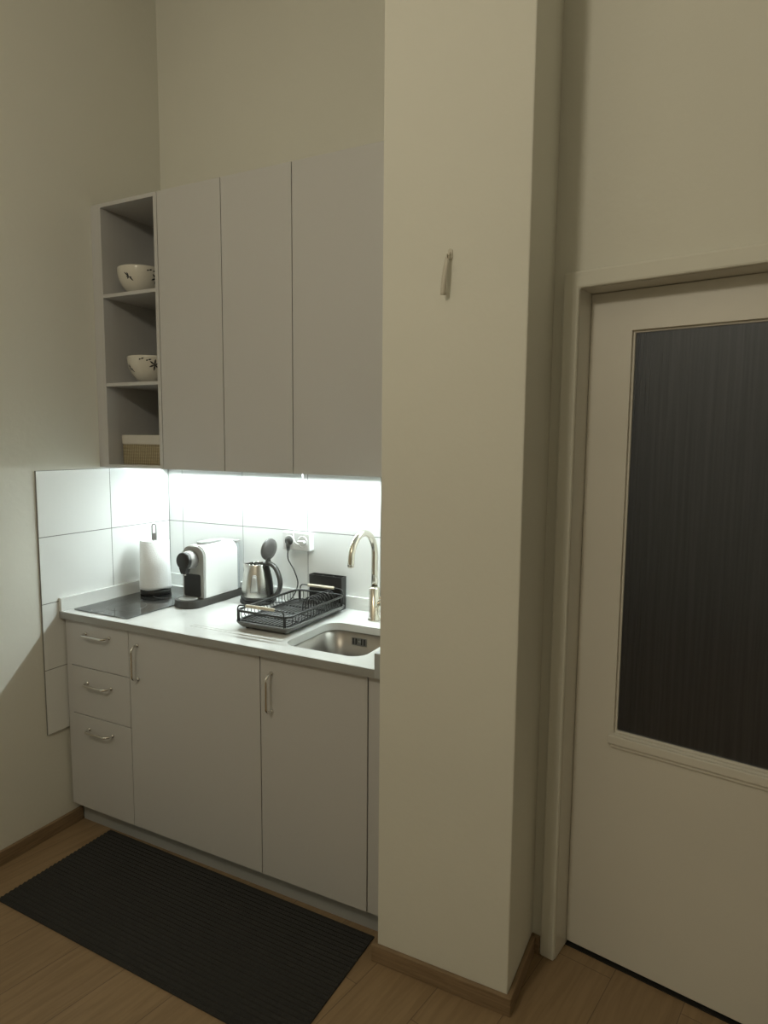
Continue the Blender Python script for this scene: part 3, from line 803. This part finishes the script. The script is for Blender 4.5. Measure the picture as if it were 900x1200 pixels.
for A, Q in zip(rows, rows[1:]): bm.faces.new((A[0], A[1], Q[1], Q[0])).smooth = True
o = obj('ribbon', bm, 'strap', t); s_ = o.modifiers.new('s', 'SOLIDIFY'); s_.thickness = .0008

# ------------------------------------------------------------------ floor mat
mw_, md_ = 1.205, .462
o = None
bm = bmesh.new(); n = 26
prof = []
for k in range(n*4+1):
    y = -md_/2+.012+(md_-.024)*k/(n*4); prof.append((y, .0062+.0022*math.cos(2*PI*k/4)))
prof = [(-md_/2, .0005), (-md_/2, .0055), (-md_/2+.011, .0060)]+prof+[(md_/2-.011, .0060), (md_/2, .0055), (md_/2, .0005)]
poly = [(y, z) for y, z in prof]
lo = [bm.verts.new((-mw_/2, y, z)) for y, z in poly]; hi = [bm.verts.new((mw_/2, y, z)) for y, z in poly]
for i in range(len(poly)): bm.faces.new((lo[i], lo[(i+1) % len(poly)], hi[(i+1) % len(poly)], hi[i]))
bm.faces.new(lo[::-1]); bm.faces.new(hi)
o = obj('floor_mat', bm, 'mat'); o.location = (.783, -.782, 0); o.rotation_euler = (0, 0, math.radians(-.8))
tag(o, 'dark charcoal ribbed runner mat lying in front of the base cabinets', 'mat')

# ------------------------------------------------------------------ lights
def light(kind, name, loc, power, col, size, rot=None):
    l = bpy.data.lights.new(name, kind); l.energy = power; l.color = col
    if kind == 'POINT': l.shadow_soft_size = size
    else: l.shape = 'DISK'; l.size = size
    o = bpy.data.objects.new(name, l); C.objects.link(o); o.location = loc
    if rot: o.rotation_euler = rot
    return o
light('POINT', 'room_lamp', (1.25, -2.75, 2.8), 39, (1.0, .90, .70), .13)
light('POINT', 'hall_fill', tuple(TD @ Vector((.40, .50, 2.95))), 5.2, (1, .98, .94), .12)  # added unseen fill behind the door, brightens the ribbed glass

w = bpy.data.worlds.new('w'); S.world = w; w.use_nodes = True
w.node_tree.nodes['Background'].inputs[0].default_value = (.5, .5, .5, 1); w.node_tree.nodes['Background'].inputs[1].default_value = 0

# ------------------------------------------------------------------ camera
yaw, pit, rol, f = .4736, -.1072, .0081, 778.2
F = Vector((-math.sin(yaw)*math.cos(pit), math.cos(yaw)*math.cos(pit), math.sin(pit)))
R = Vector((math.cos(yaw), math.sin(yaw), 0)); U = R.cross(F)
R2 = R*math.cos(rol)+U*math.sin(rol); U2 = -R*math.sin(rol)+U*math.cos(rol)
cam = bpy.data.cameras.new('cam'); co = bpy.data.objects.new('camera', cam); C.objects.link(co)
mw = Matrix((R2, U2, -F)).transposed().to_4x4(); mw.translation = (2.2922, -2.2795, 1.5637)
co.matrix_world = mw
cam.sensor_fit = 'HORIZONTAL'; cam.sensor_width = 36; cam.lens = f/900*36; cam.clip_start = .02
S.camera = co
S.view_settings.view_transform = 'Standard'; S.view_settings.look = 'None'; S.view_settings.gamma = 1
S.view_settings.use_curve_mapping = False; S.view_settings.exposure = 0
